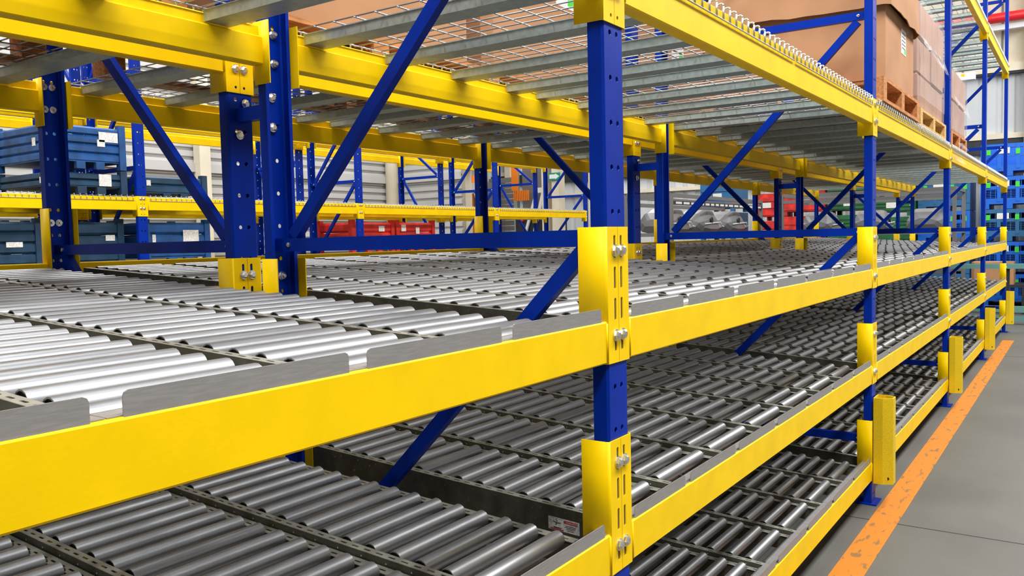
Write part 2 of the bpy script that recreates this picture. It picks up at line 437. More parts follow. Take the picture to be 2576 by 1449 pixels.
def beam(kind, L, loc, rot, label, group, bolts=True):
    key = (kind, round(L, 3), bolts)
    if key in _protos: return copy_thing(_protos[key], loc, rot, label, group)
    t = thing('load_beam', label, 'rack beam', loc, rot, group)
    put('beam_body', body_mesh(kind, L), t)
    put('connector', CONN[(1, kind)], t, (0, 0, 0)); put('connector', CONN[(-1, kind)], t, (L, 0, 0))
    if bolts:
        for x in (0.018, L - 0.018):
            zz = (0.182, -0.040) if kind == 'roller' else (-0.015, -0.115)
            for z in zz: put('bolt', BOLT, t, (x, -0.0045, z))
    _protos[key] = t
    return t
ROWW = {'F': 'front row beside the aisle', 'M': 'second row from the aisle', 'N': 'third row from the aisle', 'K': 'back row of the racks'}
for i in range(-1, 4):
    for row in 'FMNK':
        if row in 'FN': loc0, rot = (i * S, 0 if row == 'F' else Y_N), (0, 0, 0)
        else: loc0, rot = ((i + 1) * S, Y_M if row == 'M' else Y_K), (0, 0, PI)
        dz = {'F': 0, 'M': -0.075, 'N': -0.072, 'K': 0.158}[row]
        for z, wl, kind in ((ZA + dz, 'top roller level', 'roller'), (ZB + dz, 'middle roller level', 'roller'), (ZC + dz, 'bottom roller level', 'roller'), (ZT, 'wire deck level', 'deck')):
            vis = row == 'F' or (row in 'NMK' and wl in ('wire deck level', 'top roller level'))
            beam(kind, S, (*loc0, z), rot, 'yellow beam, %s, %s, %s' % (ROWW[row], BAYW[i + 1], wl), 'yellow beams of the roller racks', vis)
for i in (1, 2, 3):
    for row in 'FM':
        loc0, rot = ((i * S, 0), (0, 0, 0)) if row == 'F' else (((i + 1) * S, Y_M), (0, 0, PI))
        beam('deck', S, (*loc0, 4.07), rot, 'yellow beam high above the cartons, %s, %s' % (ROWW[row], BAYW[i + 1]), 'yellow beams of the roller racks')

# ------------------------------------------------------------------ roller lanes
PITCH_R = 0.083; NR = 33; RR = 0.0228
def roller_mesh(L, n=14):
    mb = MB()
    mb.mi = 0
    mb.tube((0, 0, 0), (L, 0, 0), RR, n, False)
    for x, s in ((0, 1), (L, -1)):
        # rolled rim, recessed end cap, axle
        ring = lambda r, xx: [(xx, r * math.cos(2 * PI * k / n), r * math.sin(2 * PI * k / n)) for k in range(n)]
        mb.mi = 0
        mb.add(ring(RR, x) + ring(RR - 0.003, x) + ring(RR - 0.003, x + s * 0.004), [(k, (k + 1) % n, n + (k + 1) % n, n + k) for k in range(n)] + [(n + k, n + (k + 1) % n, 2 * n + (k + 1) % n, 2 * n + k) for k in range(n)])
        mb.mi = 1
        mb.add(ring(RR - 0.003, x + s * 0.004), [tuple(range(n))])
        mb.tube((x + s * 0.004, 0, 0), (x - s * 0.012, 0, 0), 0.005, 6)
    return mb.mesh('roller', 'roller', 'cap')
def slotted(mb, x0, x1, z, npitch, t=0.002, holes=True, y0=0.02):
    """sloping top flange with slots"""
    f = lambda u, v, w: (u, v, z + SLOPE * v - w)
    xc = (x0 + x1) / 2
    if not holes:
        L = y0 + npitch * PITCH_R
        mb.plate(f, x0, x1, [y0, L], [[]], t); return
    vs = [y0]; hs = []
    for k in range(npitch * 2):
        vs.append(y0 + (k + 1) * PITCH_R / 2)
        hs.append([(xc, y0 + (k + 0.5) * PITCH_R / 2, 0.0034, 0.0115, x0 + (x1 - x0) * 0.15, x1 - (x1 - x0) * 0.15)])
    mb.plate(f, x0, x1, vs, hs, t)
def sheet(mb, x, zlo, zhi, y0, y1, t=0.002):
    v = []
    for xx in (x, x + t):
        v += [(xx, y0, zlo + SLOPE * y0), (xx, y1, zlo + SLOPE * y1), (xx, y1, zhi + SLOPE * y1), (xx, y0, zhi + SLOPE * y0)]
    mb.add(v, [(0, 1, 2, 3), (4, 7, 6, 5), (0, 4, 5, 1), (3, 2, 6, 7), (0, 3, 7, 4), (1, 5, 6, 2)])
Y1 = 0.02 + NR * PITCH_R
def rails(w, tall, detail):
    """left and right rail of a lane of width w; z = 0 is the roller top at y = 0"""
    l = MB()
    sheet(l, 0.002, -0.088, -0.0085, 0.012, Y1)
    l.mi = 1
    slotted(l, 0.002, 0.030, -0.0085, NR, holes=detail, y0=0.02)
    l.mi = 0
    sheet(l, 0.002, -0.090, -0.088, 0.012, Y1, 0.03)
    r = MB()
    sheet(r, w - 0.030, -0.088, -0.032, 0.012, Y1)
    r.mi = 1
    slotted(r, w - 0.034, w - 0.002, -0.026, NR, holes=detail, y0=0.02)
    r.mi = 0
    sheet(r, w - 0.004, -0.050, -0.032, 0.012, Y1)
    rv = MB()
    if detail:
        for k in range(NR):
            y = 0.02 + (k + 0.3) * PITCH_R
            rv.box(0.0008, 0.002, y, y + 0.004, -0.022 + SLOPE * y, -0.018 + SLOPE * y)  # bright zinc dots standing in for light in small web holes
            if k % 2: rv.box(0.0008, 0.002, y + 0.03, y + 0.034, -0.030 + SLOPE * y, -0.026 + SLOPE * y)
            if k % 3 == 0: rv.box(0.0008, 0.002, y + 0.02, y + 0.024, -0.060 + SLOPE * y, -0.056 + SLOPE * y)
    return l.mesh('side_rail', 'rail', 'rail_flange_lit'), r.mesh('side_rail', 'rail', 'rail_flange_lit'), (rv.mesh('lit_hole_dots', 'zinc') if detail else None)
def stop_mesh(w):
    """bent end-stop plate standing on the front beam"""
    h = 0.034; c = 0.008; y = 0.004; t = 0.0025
    prof = [(0.022, -0.05), (w - 0.022, -0.05), (w - 0.022, h - c), (w - 0.022 - c * .3, h - c * .3), (w - 0.022 - c, h), (0.022 + c, h), (0.022 + c * .3, h - c * .3), (0.022, h - c)]
    mb = MB(); n = len(prof)
    mb.prism(prof, (0, 0.052, 0), (0, 0.052 + t, 0), (1, 0, 0), (0, 0, 1))
    mb.box(0.001, w - 0.001, 0.055, 0.101, 0.0005, 0.002)
    mb.box(0.001, w - 0.001, 0.0990, 0.101, -0.03, 0.002)
    return mb.mesh('end_stop', 'stop')
_rail_cache = {}; _roller_cache = {}; _stuff_cache = {}; _stop_cache = {}
def lane(x0, w, zb, label, tall, individual, detail=True):
    """x0, w: lane; zb: top of the front beam"""
    t = thing('roller_lane', label, 'roller lane', (x0, 0.0, zb - 0.007), (0, 0, 0), 'gravity roller lanes of the racks')
    k = (round(w, 3), tall, detail)
    if k not in _rail_cache: _rail_cache[k] = rails(w, tall, detail)
    l, r, rv = _rail_cache[k]
    lo = put('side_rail', l, t); put('side_rail', r, t)
    if rv: put('lit_hole_dots', rv, lo, kind='stuff')
    if w not in _stop_cache: _stop_cache[w] = stop_mesh(w)
    put('end_stop', _stop_cache[w], t, (0, -0.052, 0.007))
    L = w - 0.076
    if individual:
        if w not in _roller_cache: _roller_cache[w] = roller_mesh(L)
        for q in range(NR):
            y = 0.05 + q * PITCH_R
            o = put('roller', _roller_cache[w], t, (0.035, y, -RR + SLOPE * y))
    else:
        if w not in _stuff_cache:
            mb = MB()
            for q in range(NR):
                y = 0.05 + q * PITCH_R; z = -RR + SLOPE * y
                mb.mi = 0; mb.tube((0.035, y, z), (0.035 + L, y, z), RR, 10, False)
                mb.mi = 1
                for xx in (0.037, 0.033 + L): mb.add([(xx, y + RR * .95 * math.cos(2 * PI * k / 10), z + RR * .95 * math.sin(2 * PI * k / 10)) for k in range(10)], [tuple(range(10))])
            _stuff_cache[w] = mb.mesh('rollers', 'roller', 'cap')
        put('rollers', _stuff_cache[w], t, kind='stuff')
    return t
LEVW = {'A': 'top roller level', 'B': 'middle roller level', 'C': 'bottom roller level'}
LWORD = ['leftmost', 'second', 'third', 'middle', 'fifth', 'sixth', 'rightmost']
for i in range(-1, 4):
    bounds = [W + 0.001, 0.462, 0.912, 1.368, 1.818, 2.275, 2.725, S - W - 0.001]
    if i == -1: bounds = [W + 0.001, 0.508, 0.952, 1.397, 1.840, 2.284, 2.729, S - W - 0.001]
    for lev, z in (('A', ZA), ('B', ZB), ('C', ZC)):
        for k in range(7):
            near = (i == -1 and k >= 3) or i in (0, 1)
            lab = 'grey steel roller lane, %s lane of the %s, %s' % (LWORD[k], BAYW[i + 1], LEVW[lev])
            w = round(bounds[k + 1] - bounds[k], 4)
            ln = lane(i * S + bounds[k], w, z, lab, False, near, i in (-1, 0, 1))
            if i == 0 and lev == 'B' and k == 0:
                # warning sticker on the tall rail
                st = MB()
                X = 0.0018
                f = lambda y, z, e=0.0: (X - e, y, z + SLOPE * y)
                def quad(y0, y1, z0, z1, e, mi):
                    st.mi = mi; st.add([f(y0, z0, e), f(y1, z0, e), f(y1, z1, e), f(y0, z1, e)], [(0, 1, 2, 3)])
                def stroke(a, b, wd, e, mi):
                    a, b = Vector(a), Vector(b); d = (b - a).normalized() * 1; nrm = Vector((-d.y, d.x)) * wd / 2
                    st.mi = mi; st.add([f(*(a + nrm), e), f(*(b + nrm), e), f(*(b - nrm), e), f(*(a - nrm), e)], [(0, 1, 2, 3)])
                # y decreases to the right in the picture
                R, Lf = 0.166, 0.271; zb_, zt_ = -0.078, -0.040; DZ = -0.049
                quad(R, Lf, zb_, zt_, 0.0006, 0)
                f = lambda y, z, e=0.0: (X - e, y, z + DZ + SLOPE * y)
                quad(R + 0.006, R + 0.052, -0.004, 0.005, 0.0010, 1)
                for q, (a, b) in enumerate(((0.012, 0.046), (0.014, 0.050), (0.020, 0.044), (0.018, 0.040))):
                    quad(R + a, R + b, -0.0105 - q * 0.0045, -0.0088 - q * 0.0045, 0.0010, 2)
                cx, cz = Lf - 0.030, -0.006
                for a, b, wd in (((cx + 0.014, cz + 0.002), (cx, cz - 0.001), 0.0022), ((cx, cz - 0.001), (cx - 0.013, cz + 0.001), 0.0022), ((cx + 0.004, cz + 0.010), (cx - 0.001, cz + 0.002), 0.0022), ((cx, cz), (cx + 0.005, cz - 0.008), 0.0026)):
                    stroke(a, b, wd, 0.0010, 2)
                quad(cx - 0.014, cx + 0.012, -0.0225, -0.0195, 0.0010, 2)
                quad(cx - 0.022, cx + 0.022, -0.0275, -0.0240, 0.0010, 1)
                quad(R + 0.055, Lf - 0.008, 0.0052, 0.0058, 0.0010, 2)
                sk = put('warning_sticker', st.mesh('warning_sticker', 'paper', 'red', 'ink'), ln, label='white warning sticker with red bar and figure')
                cu = bpy.data.curves.new('warning_text', 'FONT'); cu.body = 'WARNING'; cu.size = 0.0085; cu.align_x = 'CENTER'; cu.align_y = 'CENTER'
                cu.materials.append(M['paper'])
                tmp = bpy.data.objects.new('tmp', cu); tme = bpy.data.meshes.new_from_object(tmp); bpy.data.objects.remove(tmp)
                tx = bpy.data.objects.new('warning_text', tme); COL.objects.link(tx); tx.parent = sk
                tx.location = (X - 0.0016, R + 0.026, 0.0005 + DZ + SLOPE * (R + 0.026)); tx.rotation_euler = (PI / 2, 0, -PI / 2)

# ------------------------------------------------------------------ wire decks
def deck_meshes(w, d):
    wm = MB(); r = 0.0028
    n = round(w / 0.0625)
    for k in range(n + 1):
        x = 0.01 + (w - 0.02) * k / n
        wm.tube((x, 0.02, 0.012), (x, d - 0.02, 0.012), r, 5)
        for y, s in ((-0.009, -1), (d + 0.009, 1)):
            P = [(x, y - 0.029 * s, 0.012), (x, y - 0.012 * s, 0.021), (x, y - 0.003 * s, 0.020), (x, y, 0.012), (x, y, -0.034)]
            for a, b in zip(P[:-1], P[1:]): wm.tube(a, b, 0.0036, 5)
    m = round(d / 0.105)
    for k in range(m + 1):
        y = 0.04 + (d - 0.08) * k / m
        wm.tube((0.0, y, 0.0072), (w, y, 0.0072), r, 5)
    for y in (-0.010, d + 0.010): wm.tube((0, y, -0.034), (w, y, -0.034), r, 5)
    c = MB(); hw = 0.048
    prof = [(-hw, -0.036), (hw, -0.036), (hw + 0.006, 0.004), (hw + 0.018, 0.004), (hw + 0.018, 0.002), (hw + 0.008, 0.002), (hw + 0.002, -0.034), (-hw - 0.002, -0.034), (-hw - 0.008, 0.002), (-hw - 0.018, 0.002), (-hw - 0.018, 0.004), (-hw - 0.006, 0.004)]
    prof = [(-hw - .006, .004), (-hw - .006, .001), (-hw - .001, .001), (-hw, -.032), (hw, -.032), (hw + .001, .001), (hw + .006, .001), (hw + .006, .004), (hw - .002, .004), (hw - .003, -.029), (-hw + .003, -.029), (-hw + .002, .004)]
    c.prism(prof, (0, 0.031, 0), (0, d - 0.031, 0), (1, 0, 0), (0, 0, 1))
    return fix(wm.mesh('wire_mesh', 'wire')), fix(c.mesh('support_channel', 'galv'))
_deck = {}
def deck(x, y, z, w, d, label, group='wire mesh decks'):
    k = (round(w, 3), round(d, 3))
    if k in _deck: return copy_thing(_deck[k], (x, y, z), (0, 0, 0), label, group)
    a, b = deck_meshes(w, d)
    t = thing('wire_deck', label, 'wire deck', (x, y, z), (0, 0, 0), group)
    put('wire_mesh', a, t, kind='stuff')
    nch = max(2, round(w / 0.44) + 1) if w > 1 else 3
    for q in range(nch): put('support_channel', b, t, (0.10 + (w - 0.24) * q / (nch - 1) , 0, 0))
    _deck[k] = t
    return t
for i in range(-1, 4):
    for row, y in (('front', 0.0), ('rear', Y_N)):
        for k, (xa, ww) in enumerate(((0.085, 1.515), (1.63, 1.515))):
            deck(i * S + xa, y, ZT, ww, DEP, 'galvanised wire mesh deck, %s rack, %s, %s half' % (row, BAYW[i + 1], ('left', 'right')[k]))
for i in (1, 2, 3):
    for k, (xa, ww) in enumerate(((0.085, 1.515), (1.63, 1.515))):
        deck(i * S + xa, 0, 4.07, ww, DEP, 'galvanised wire mesh deck high up above the cartons, %s, %s half' % (BAYW[i + 1], ('left', 'right')[k]))

# ------------------------------------------------------------------ column guards and floor line
def guard_mesh():
    mb = MB(); h = 0.505; t = 0.006
    P = [(-0.062, 0.045), (-0.062, -0.005), (-0.035, -0.058), (0.035, -0.058), (0.062, -0.005), (0.062, 0.045)]
    Q = [(-0.056, 0.045), (-0.056, -0.004), (-0.031, -0.052), (0.031, -0.052), (0.056, -0.004), (0.056, 0.045)]
    for k in range(5):
        for R_ in (P, Q):
            (a, b), (c, d) = R_[k], R_[k + 1]
            mb.add([(a, b, 0), (c, d, 0), (c, d, h), (a, b, h)], [(0, 1, 2, 3)])
        for z in (0, h): mb.add([(*P[k], z), (*P[k + 1], z), (*Q[k + 1], z), (*Q[k], z)], [(0, 1, 2, 3)])
    # back strap
    mb.box(-0.062, 0.062, 0.040, 0.045, 0, h)
    return fix(mb.mesh('guard_shell', 'yellow_guard'))
GM = guard_mesh()
GH = MB().tube((0, 0, 0), (0, -0.0008, 0), 0.0085, 10).mesh('bolt_hole', 'ink')
for i in range(1, 5):
    g = thing('column_guard', 'yellow steel column guard on the %s post along the aisle' % ['second', 'third', 'fourth', 'fifth'][i - 1], 'column guard', (i * S, -0.055, 0.13), group='column guards along the aisle')
    put('guard_shell', GM, g)
    n_ = Vector((-0.053, -0.027, 0)).normalized()
    put('bolt_hole', GH, g, (-0.0490, -0.0315, 0.035), (0, 0, math.atan2(-0.027, 0.053) - PI / 2 + PI / 2 - 1.10))
ln = thing('floor_line', 'worn orange painted safety line along the aisle floor', 'floor marking', (0, 0, 0), me=MB().box(-8, 11.83, -0.187, -0.045, 0.0002, 0.002).mesh('floor_line', 'line'))

# ------------------------------------------------------------------ pallets and cartons
def pallet(x, y, z, lx, ly, h, m, label, group='wooden pallets on the decks'):
    t = thing('pallet', label, 'pallet', (x, y, z), (0, 0, 0), group)
    n = 6; bw = 0.10
    bd = MB().box(0, lx, 0, bw, 0, 0.02).mesh('board', m)
    for k in range(n): put('board', bd, t, (0, (ly - bw) * k / (n - 1), h - 0.02))
    st = MB().box(0, 0.10, 0, ly, 0, 0.018).mesh('stringer', m)
    bl = MB().box(0, 0.10, 0, 0.10, 0, h - 0.058).mesh('block', m)
    for a in range(3):
        xx = (lx - 0.10) * a / 2
        put('stringer', st, t, (xx, 0, h - 0.038))
        for b in range(3): put('block', bl, t, (xx, (ly - 0.10) * b / 2, 0.020))
    b2 = MB().box(0, lx, 0, bw, 0, 0.02).mesh('bottom_board', m)
    for b in range(3): put('bottom_board', b2, t, (0, (ly - bw) * b / 2, 0))
    return t
ZD = ZT + 0.025
def big_carton(x, y, z, lx, ly, h, lid, label, sticker=True):
    t = thing('carton', label, 'carton', (x, y, z), (0, 0, 0), 'large brown cartons')
    mb = MB(); c = 0.05
    P = [(c, 0), (lx - c, 0), (lx, c), (lx, ly - c), (lx - c, ly), (c, ly), (0, ly - c), (0, c)]
    mb.prism(P, (0, 0, 0), (0, 0, h), (1, 0, 0), (0, 1, 0))
    put('carton_body', mb.mesh('carton_body', 'cardboard'), t)
    if lid:
        o = 0.022; l = MB(); rnd = random.Random(5)
        n = 14; pts = []
        R_ = [(c - o * .5, -o), (lx - c + o * .5, -o), (lx + o, c - o * .5), (lx + o, ly - c + o * .5), (lx - c + o * .5, ly + o), (c - o * .5, ly + o), (-o, ly - c + o * .5), (-o, c - o * .5)]
        ring = []
        for k in range(8):
            a, b = Vector(R_[k]), Vector(R_[(k + 1) % 8]); m_ = 10 if (a - b).length > 0.3 else 2
            for q in range(m_): ring.append(a.lerp(b, q / m_))
        N = len(ring); cx = Vector((lx / 2, ly / 2))
        low = [h - 0.035 + rnd.uniform(-0.012, 0.012) for _ in ring]
        v = [(p.x + (p - cx).normalized().x * 0.018, p.y + (p - cx).normalized().y * 0.018, low[k]) for k, p in enumerate(ring)]
        v += [(p.x, p.y, h + lid) for p in ring]
        v += [(p.x + (p - cx).normalized().x * 0.012, p.y + (p - cx).normalized().y * 0.012, low[k]) for k, p in enumerate(ring)]
        f = [(k, (k + 1) % N, N + (k + 1) % N, N + k) for k in range(N)] + [(2 * N + k, 2 * N + (k + 1) % N, (k + 1) % N, k) for k in range(N)]
        f += [(2 * N + k, 2 * N + (k + 1) % N, N + (k + 1) % N, N + k) for k in range(N)]
        f.append(tuple(N + k for k in range(N)))
        l.add(v, f)
        put('carton_lid', l.mesh('carton_lid', 'cardboard'), t)
    if sticker:
        s = MB(); s.mi = 0; s.box(lx * 0.52, lx * 0.68, -0.0015, 0, h * 0.52, h * 0.86)
        s.mi = 1
        for q in range(5): s.box(lx * 0.54, lx * 0.66, -0.002, -0.0015, h * (0.60 + 0.05 * q), h * (0.612 + 0.05 * q))
        s.mi = 2; s.box(lx * 0.62, lx * 0.67, -0.002, -0.0015, h * 0.54, h * 0.60)
        put('shipping_label', s.mesh('shipping_label', 'paper', 'ink', 'green_tag'), t, label='white shipping label')
    return t
pallet(3.42, -0.015, ZD, 1.28, 1.15, 0.145, 'wood', 'reddish wooden pallet under the big lidded carton beside the second aisle post')
big_carton(3.50, 0.0, ZD + 0.145, 1.08, 1.10, 0.47, 0.32, 'big brown carton with overhanging torn lid and white label, beside second post')
def wrapped(x, y, z, nx, ny, nz, bx, by, bz, m, what, gap=0.014):
    rnd = random.Random(int(x * 10))
    base = {}
    for k in range(nz):
        for a in range(nx):
            for b in range(ny):
                mb = MB(); e = 0.004
                P = [(e, 0), (bx - e, 0), (bx, e), (bx, by - e), (bx - e, by), (e, by), (0, by - e), (0, e)]
                if 'm' not in base:
                    c = 0.012; lv = [(c, 0), (0, c), (0, bz - c), (c, bz)]
                    for q in range(4):
                        i_, z_ = lv[q]; mb.v += [(px + (i_ if px < bx / 2 else -i_), py + (i_ if py < by / 2 else -i_), z_) for px, py in P]
                    for q in range(3):
                        for r_ in range(8): mb.f.append((q * 8 + r_, q * 8 + (r_ + 1) % 8, q * 8 + 8 + (r_ + 1) % 8, q * 8 + 8 + r_)); mb.m.append(0); mb.s.append(False)
                    mb.f += [tuple(range(8))[::-1], tuple(range(24, 32))]; mb.m += [0, 0]; mb.s += [False, False]
                    base['m'] = mb.mesh('carton_body', m)
                    base['t'] = MB().box(0, bx, by / 2 - 0.025, by / 2 + 0.025, bz, bz + 0.0008).box(bx / 2 - .02, bx / 2 + .02, -0.0008, 0, 0.012, bz - 0.012).mesh('tape', 'cardboard')
                lx = x + a * (bx + gap); ly = y + b * (by + gap) + rnd.uniform(0, 0.01)
                t = thing('carton', 'pale carton, %s, %s layer, %s column%s' % (what, ['bottom', 'second', 'third', 'fourth'][k], ['left', 'right', 'third'][a], ', %s row' % ['front', 'rear'][b]), 'carton', (lx, ly, z + k * (bz + 0.001)), (0, 0, rnd.uniform(-0.004, 0.004)), 'cartons stacked on pallets')
                put('carton_body', base['m'], t); put('tape', base['t'], t)
pallet(4.86, 0.0, ZD, 1.35, 1.1, 0.13, 'wood_pale', 'pale yellowish wooden pallet under the film-wrapped carton stack in the third bay')
wrapped(4.88, 0.02, ZD + 0.13, 2, 2, 3, 0.63, 0.50, 0.262, 'cardboard_pale', 'wrapped stack in third bay')
pallet(6.72, 0.02, ZD, 1.2, 1.1, 0.145, 'wood', 'reddish wooden pallet under the small carton stack in the fourth bay')
wrapped(6.75, 0.03, ZD + 0.145, 2, 2, 2, 0.56, 0.50, 0.29, 'cardboard_pale', 'low stack in fourth bay')
def film(x0, x1, y0, y1, z0, z1, label):
    rnd = random.Random(3); mb = MB(); n = 16; m = 8
    def grid(fn):
        v = [fn(a / n, b / m) for b in range(m + 1) for a in range(n + 1)]
        f = [(b * (n + 1) + a, b * (n + 1) + a + 1, (b + 1) * (n + 1) + a + 1, (b + 1) * (n + 1) + a) for b in range(m) for a in range(n)]
        mb.add(v, f, True)
    j = lambda: rnd.uniform(0.001, 0.008)
    grid(lambda a, b: (x0 + (x1 - x0) * a, y0 - j(), z0 + (z1 - z0) * b))
    grid(lambda a, b: (x0 - j(), y0 + (y1 - y0) * a, z0 + (z1 - z0) * b))
    # torn skirt
    v = []
    for a in range(n + 1):
        x = x0 + (x1 - x0) * a / n
        v += [(x, y0 - 0.006, z1 - 0.26 - 0.02 * (a % 3)), (x, y0 - 0.035 - 0.012 * (a % 2), z1 - 0.33 - 0.05 * (a / n) - 0.03 * rnd.random())]
    mb.add(v, [(2 * a, 2 * a + 2, 2 * a + 3, 2 * a + 1) for a in range(n)], True)
    return thing('stretch_film', label, 'plastic film', me=mb.mesh('stretch_film', 'film'))
film(4.87, 6.16, 0.012, 1.05, ZD + 0.22, ZD + 0.13 + 0.80, 'clear stretch film around the carton stack in the third bay')
film(6.74, 7.88, 0.02, 1.05, ZD + 0.16, ZD + 0.74, 'clear stretch film around the low carton stack in the fourth bay')
def scrap():
    rnd = random.Random(11); mb = MB(); n = 9; m = 5
    v = []
    for b in range(m + 1):
        for a in range(n + 1):
            v.append((0.62 * a / n + rnd.uniform(-.02, .02), -0.02 - 0.03 * math.sin(b * 1.3) - rnd.uniform(0, .03), 0.03 - 0.035 * b + rnd.uniform(-.012, .012)))
    mb.add(v, [(b * (n + 1) + a, b * (n + 1) + a + 1, (b + 1) * (n + 1) + a + 1, (b + 1) * (n + 1) + a) for b in range(m) for a in range(n)], True)
    return mb.mesh('film_scrap', 'film')
thing('film_scrap', 'crumpled clear plastic film hanging over the beam at the third aisle post', 'plastic film', (6.6, 0.0, ZT + 0.02), me=scrap())
# cartons on the rear rack
rr = random.Random(4)
cart = [(-3.12, 1.48, .75), (-1.55, 1.42, .9), (0.12, 1.48, .8), (1.68, 1.42, .95), (3.35, 1.48, .85), (4.90, 1.42, .8), (6.6, 1.48, .9), (8.15, 1.42, .8), (9.95, 1.48, .9)]
rw = ['outside the left edge', 'in the nearest bay', 'left half of the second bay', 'right half of the second bay', 'left half of the third bay', 'right half of the third bay', 'left half of the fourth bay', 'right half of the fourth bay', 'in the last far bay']
for (x, lx, h), ww in zip(cart, rw):
    pallet(x, Y_N + 0.10, ZD, lx, 1.08, 0.14, 'wood', 'wooden pallet on the rear rack wire deck, ' + ww)
    big_carton(x + 0.03, Y_N + 0.12, ZD + 0.14, lx - 0.06, 1.02, h, 0, 'brown carton on the rear rack wire deck, ' + ww, True)

# ------------------------------------------------------------------ racks across the next aisle
XP = [-0.1, 3.12, 6.34, 9.56, 12.64]; YP = [7.2, 8.18, 8.38, 9.36]
PW = ['outside the left edge', 'nearest on the left', 'behind the nearest bay', 'behind the second bay', 'at its right end']
pf = None
for i, x in enumerate(XP):
    for j, (y, mir) in enumerate(((7.2, False), (8.38, True))):
        lab = 'distant blue upright frame, %s side of distant rack, %s' % (('near', 'far')[j], PW[i])
        if j == 0:
            if i == 0: pf0 = frame_proto(0.98, False, lab, [0.5, 1.45, 2.45, 3.45, 4.5]); pf0.location = (x, y, 0); pf0['group'] = 'frames of the distant rack'
            else: copy_thing(pf0, (x, y, 0), (0, 0, 0), lab, 'frames of the distant rack')
        else:
            if i == 0: pf1 = frame_proto(0.98, True, lab, [0.5, 1.45, 2.75, 3.45, 4.5]); pf1.location = (x, y, 0); pf1['group'] = 'frames of the distant rack'
            else: copy_thing(pf1, (x, y, 0), (0, 0, 0), lab, 'frames of the distant rack')
DW = ['first', 'second', 'third', 'fourth']
for i in range(4):
    L = XP[i + 1] - XP[i]
    for j, y in enumerate(YP):
        for z, wz in ((1.36, 'low'), (2.135, 'middle'), (3.17, 'high')):
            loc, rot = ((XP[i], y, z), (0, 0, 0)) if j in (0, 2) else ((XP[i + 1], y, z), (0, 0, PI))
            beam('deck', L, loc, rot, 'distant yellow beam, distant rack, %s row, %s bay, %s level' % (DW[j], DW[i], wz), 'yellow beams of the distant rack', j == 0 and z == 2.135)
    for j, y in ((0, 7.2), (1, 8.38)):
        for z, wz in ((1.36, 'low'), (2.135, 'middle')):
            for k in range(2):
                ww = (L - 0.23) / 2
                deck(XP[i] + 0.085 + k * (ww + 0.05), y, z, round(ww, 3), 0.98, 'distant wire deck, %s side, %s bay, %s level, %s half' % (('near', 'far')[j], DW[i], wz, ('left', 'right')[k]), 'wire decks of the distant rack')

# ------------------------------------------------------------------ steel crates on the distant rack
def steel_crate(x, y, z, lx, ly, h, foot, m, label, group, nr=4, papers=()):
    t = thing('steel_crate', label, 'crate', (x, y, z), (0, 0, 0), group)
    pw = 0.07
    pm_ = MB().box(0, pw, 0, pw, 0, h + foot + 0.03).mesh('corner_post', m)
    for a in (0, lx - pw):
        for b in (0, ly - pw): put('corner_post', pm_, t, (a, b, 0))
    hh = h / nr
    def panel(L):
        mb = MB()
        for k in range(nr):
            z0 = foot + k * hh
            mb.prism([(0.02, 0), (0.0, hh * .18), (0.0, hh * .75), (0.02, hh * .95), (0.03, hh * .95), (0.03, 0)], (0, 0, z0), (L, 0, z0), (0, 1, 0), (0, 0, 1))
        return mb.mesh('ribbed_panel', m)
    pl_ = panel(lx - 2 * pw); ps = panel(ly - 2 * pw)
    put('ribbed_panel', pl_, t, (pw, 0.012, 0)); put('ribbed_panel', pl_, t, (lx - pw, ly - 0.012, 0), (0, 0, PI))
    put('ribbed_panel', ps, t, (0.012, ly - pw, 0), (0, 0, -PI / 2)); put('ribbed_panel', ps, t, (lx - 0.012, pw, 0), (0, 0, PI / 2))
    put('crate_floor', MB().box(0.02, lx - 0.02, 0.02, ly - 0.02, foot, foot + 0.01).mesh('crate_floor', m), t)
    fo = MB().box(0, 0.09, 0, 0.05, 0, foot)
    fm = fo.mesh('foot', m)
    for a in (lx * 0.35, lx * 0.60): put('foot', fm, t, (a, 0.01, 0))
    for (face, a, b, c, d) in papers:
        mb = MB()
        if face == 'y': mb.box(a, a + c, 0.006, 0.011, b, b + d)
        else: mb.box(0.006, 0.011, a, a + c, b, b + d)
        put('paper_label', mb.mesh('paper_label', 'paper'), t, label='white paper label')
    return t
GS = 'steel crates on the distant rack'
zm = 2.135 + 0.026; zl = 1.36 + 0.026
steel_crate(1.15, 7.42, zm, 0.80, 0.72, 0.42, 0.08, 'crate', 'blue ribbed steel crate at the far left edge, upper of two', GS) if False else None
steel_crate(2.20, 7.26, zm, 0.80, 1.10, 0.14, 0.07, 'crate_dark', 'dark teal low crate at the left, under the tall blue crate', GS, 2, (('y', .5, .08, .13, .12), ('x', .1, .1, .1, .06)))
steel_crate(2.20, 7.26, zm + 0.25, 0.80, 1.10, 0.36, 0.07, 'crate', 'tall blue ribbed steel crate stacked on the dark teal crate at left', GS, 4, (('y', .52, .28, .2, .1), ('y', .5, .23, .08, .07), ('x', .08, .27, .07, .09), ('x', .25, .22, .06, .08)))
steel_crate(3.22, 7.42, zm, 0.86, 0.72, 0.19, 0.04, 'crate_dark', 'low dark blue crate right of the nearest distant post, on middle deck', GS, 2, (('y', .1, .12, .05, .06),))
steel_crate(1.35, 7.42, zl, 0.84, 0.74, 0.42, 0.08, 'crate_dark', 'dark crate at the far left edge below the middle beam', GS, 4, (('y', .5, .25, .15, .05),))
steel_crate(2.33, 7.42, zl, 0.70, 0.74, 0.42, 0.08, 'crate_dark', 'dark blue crate below the middle beam, left of the bright post', GS, 3, (('y', .1, .3, .08, .12), ('y', .5, .3, .1, .06)))
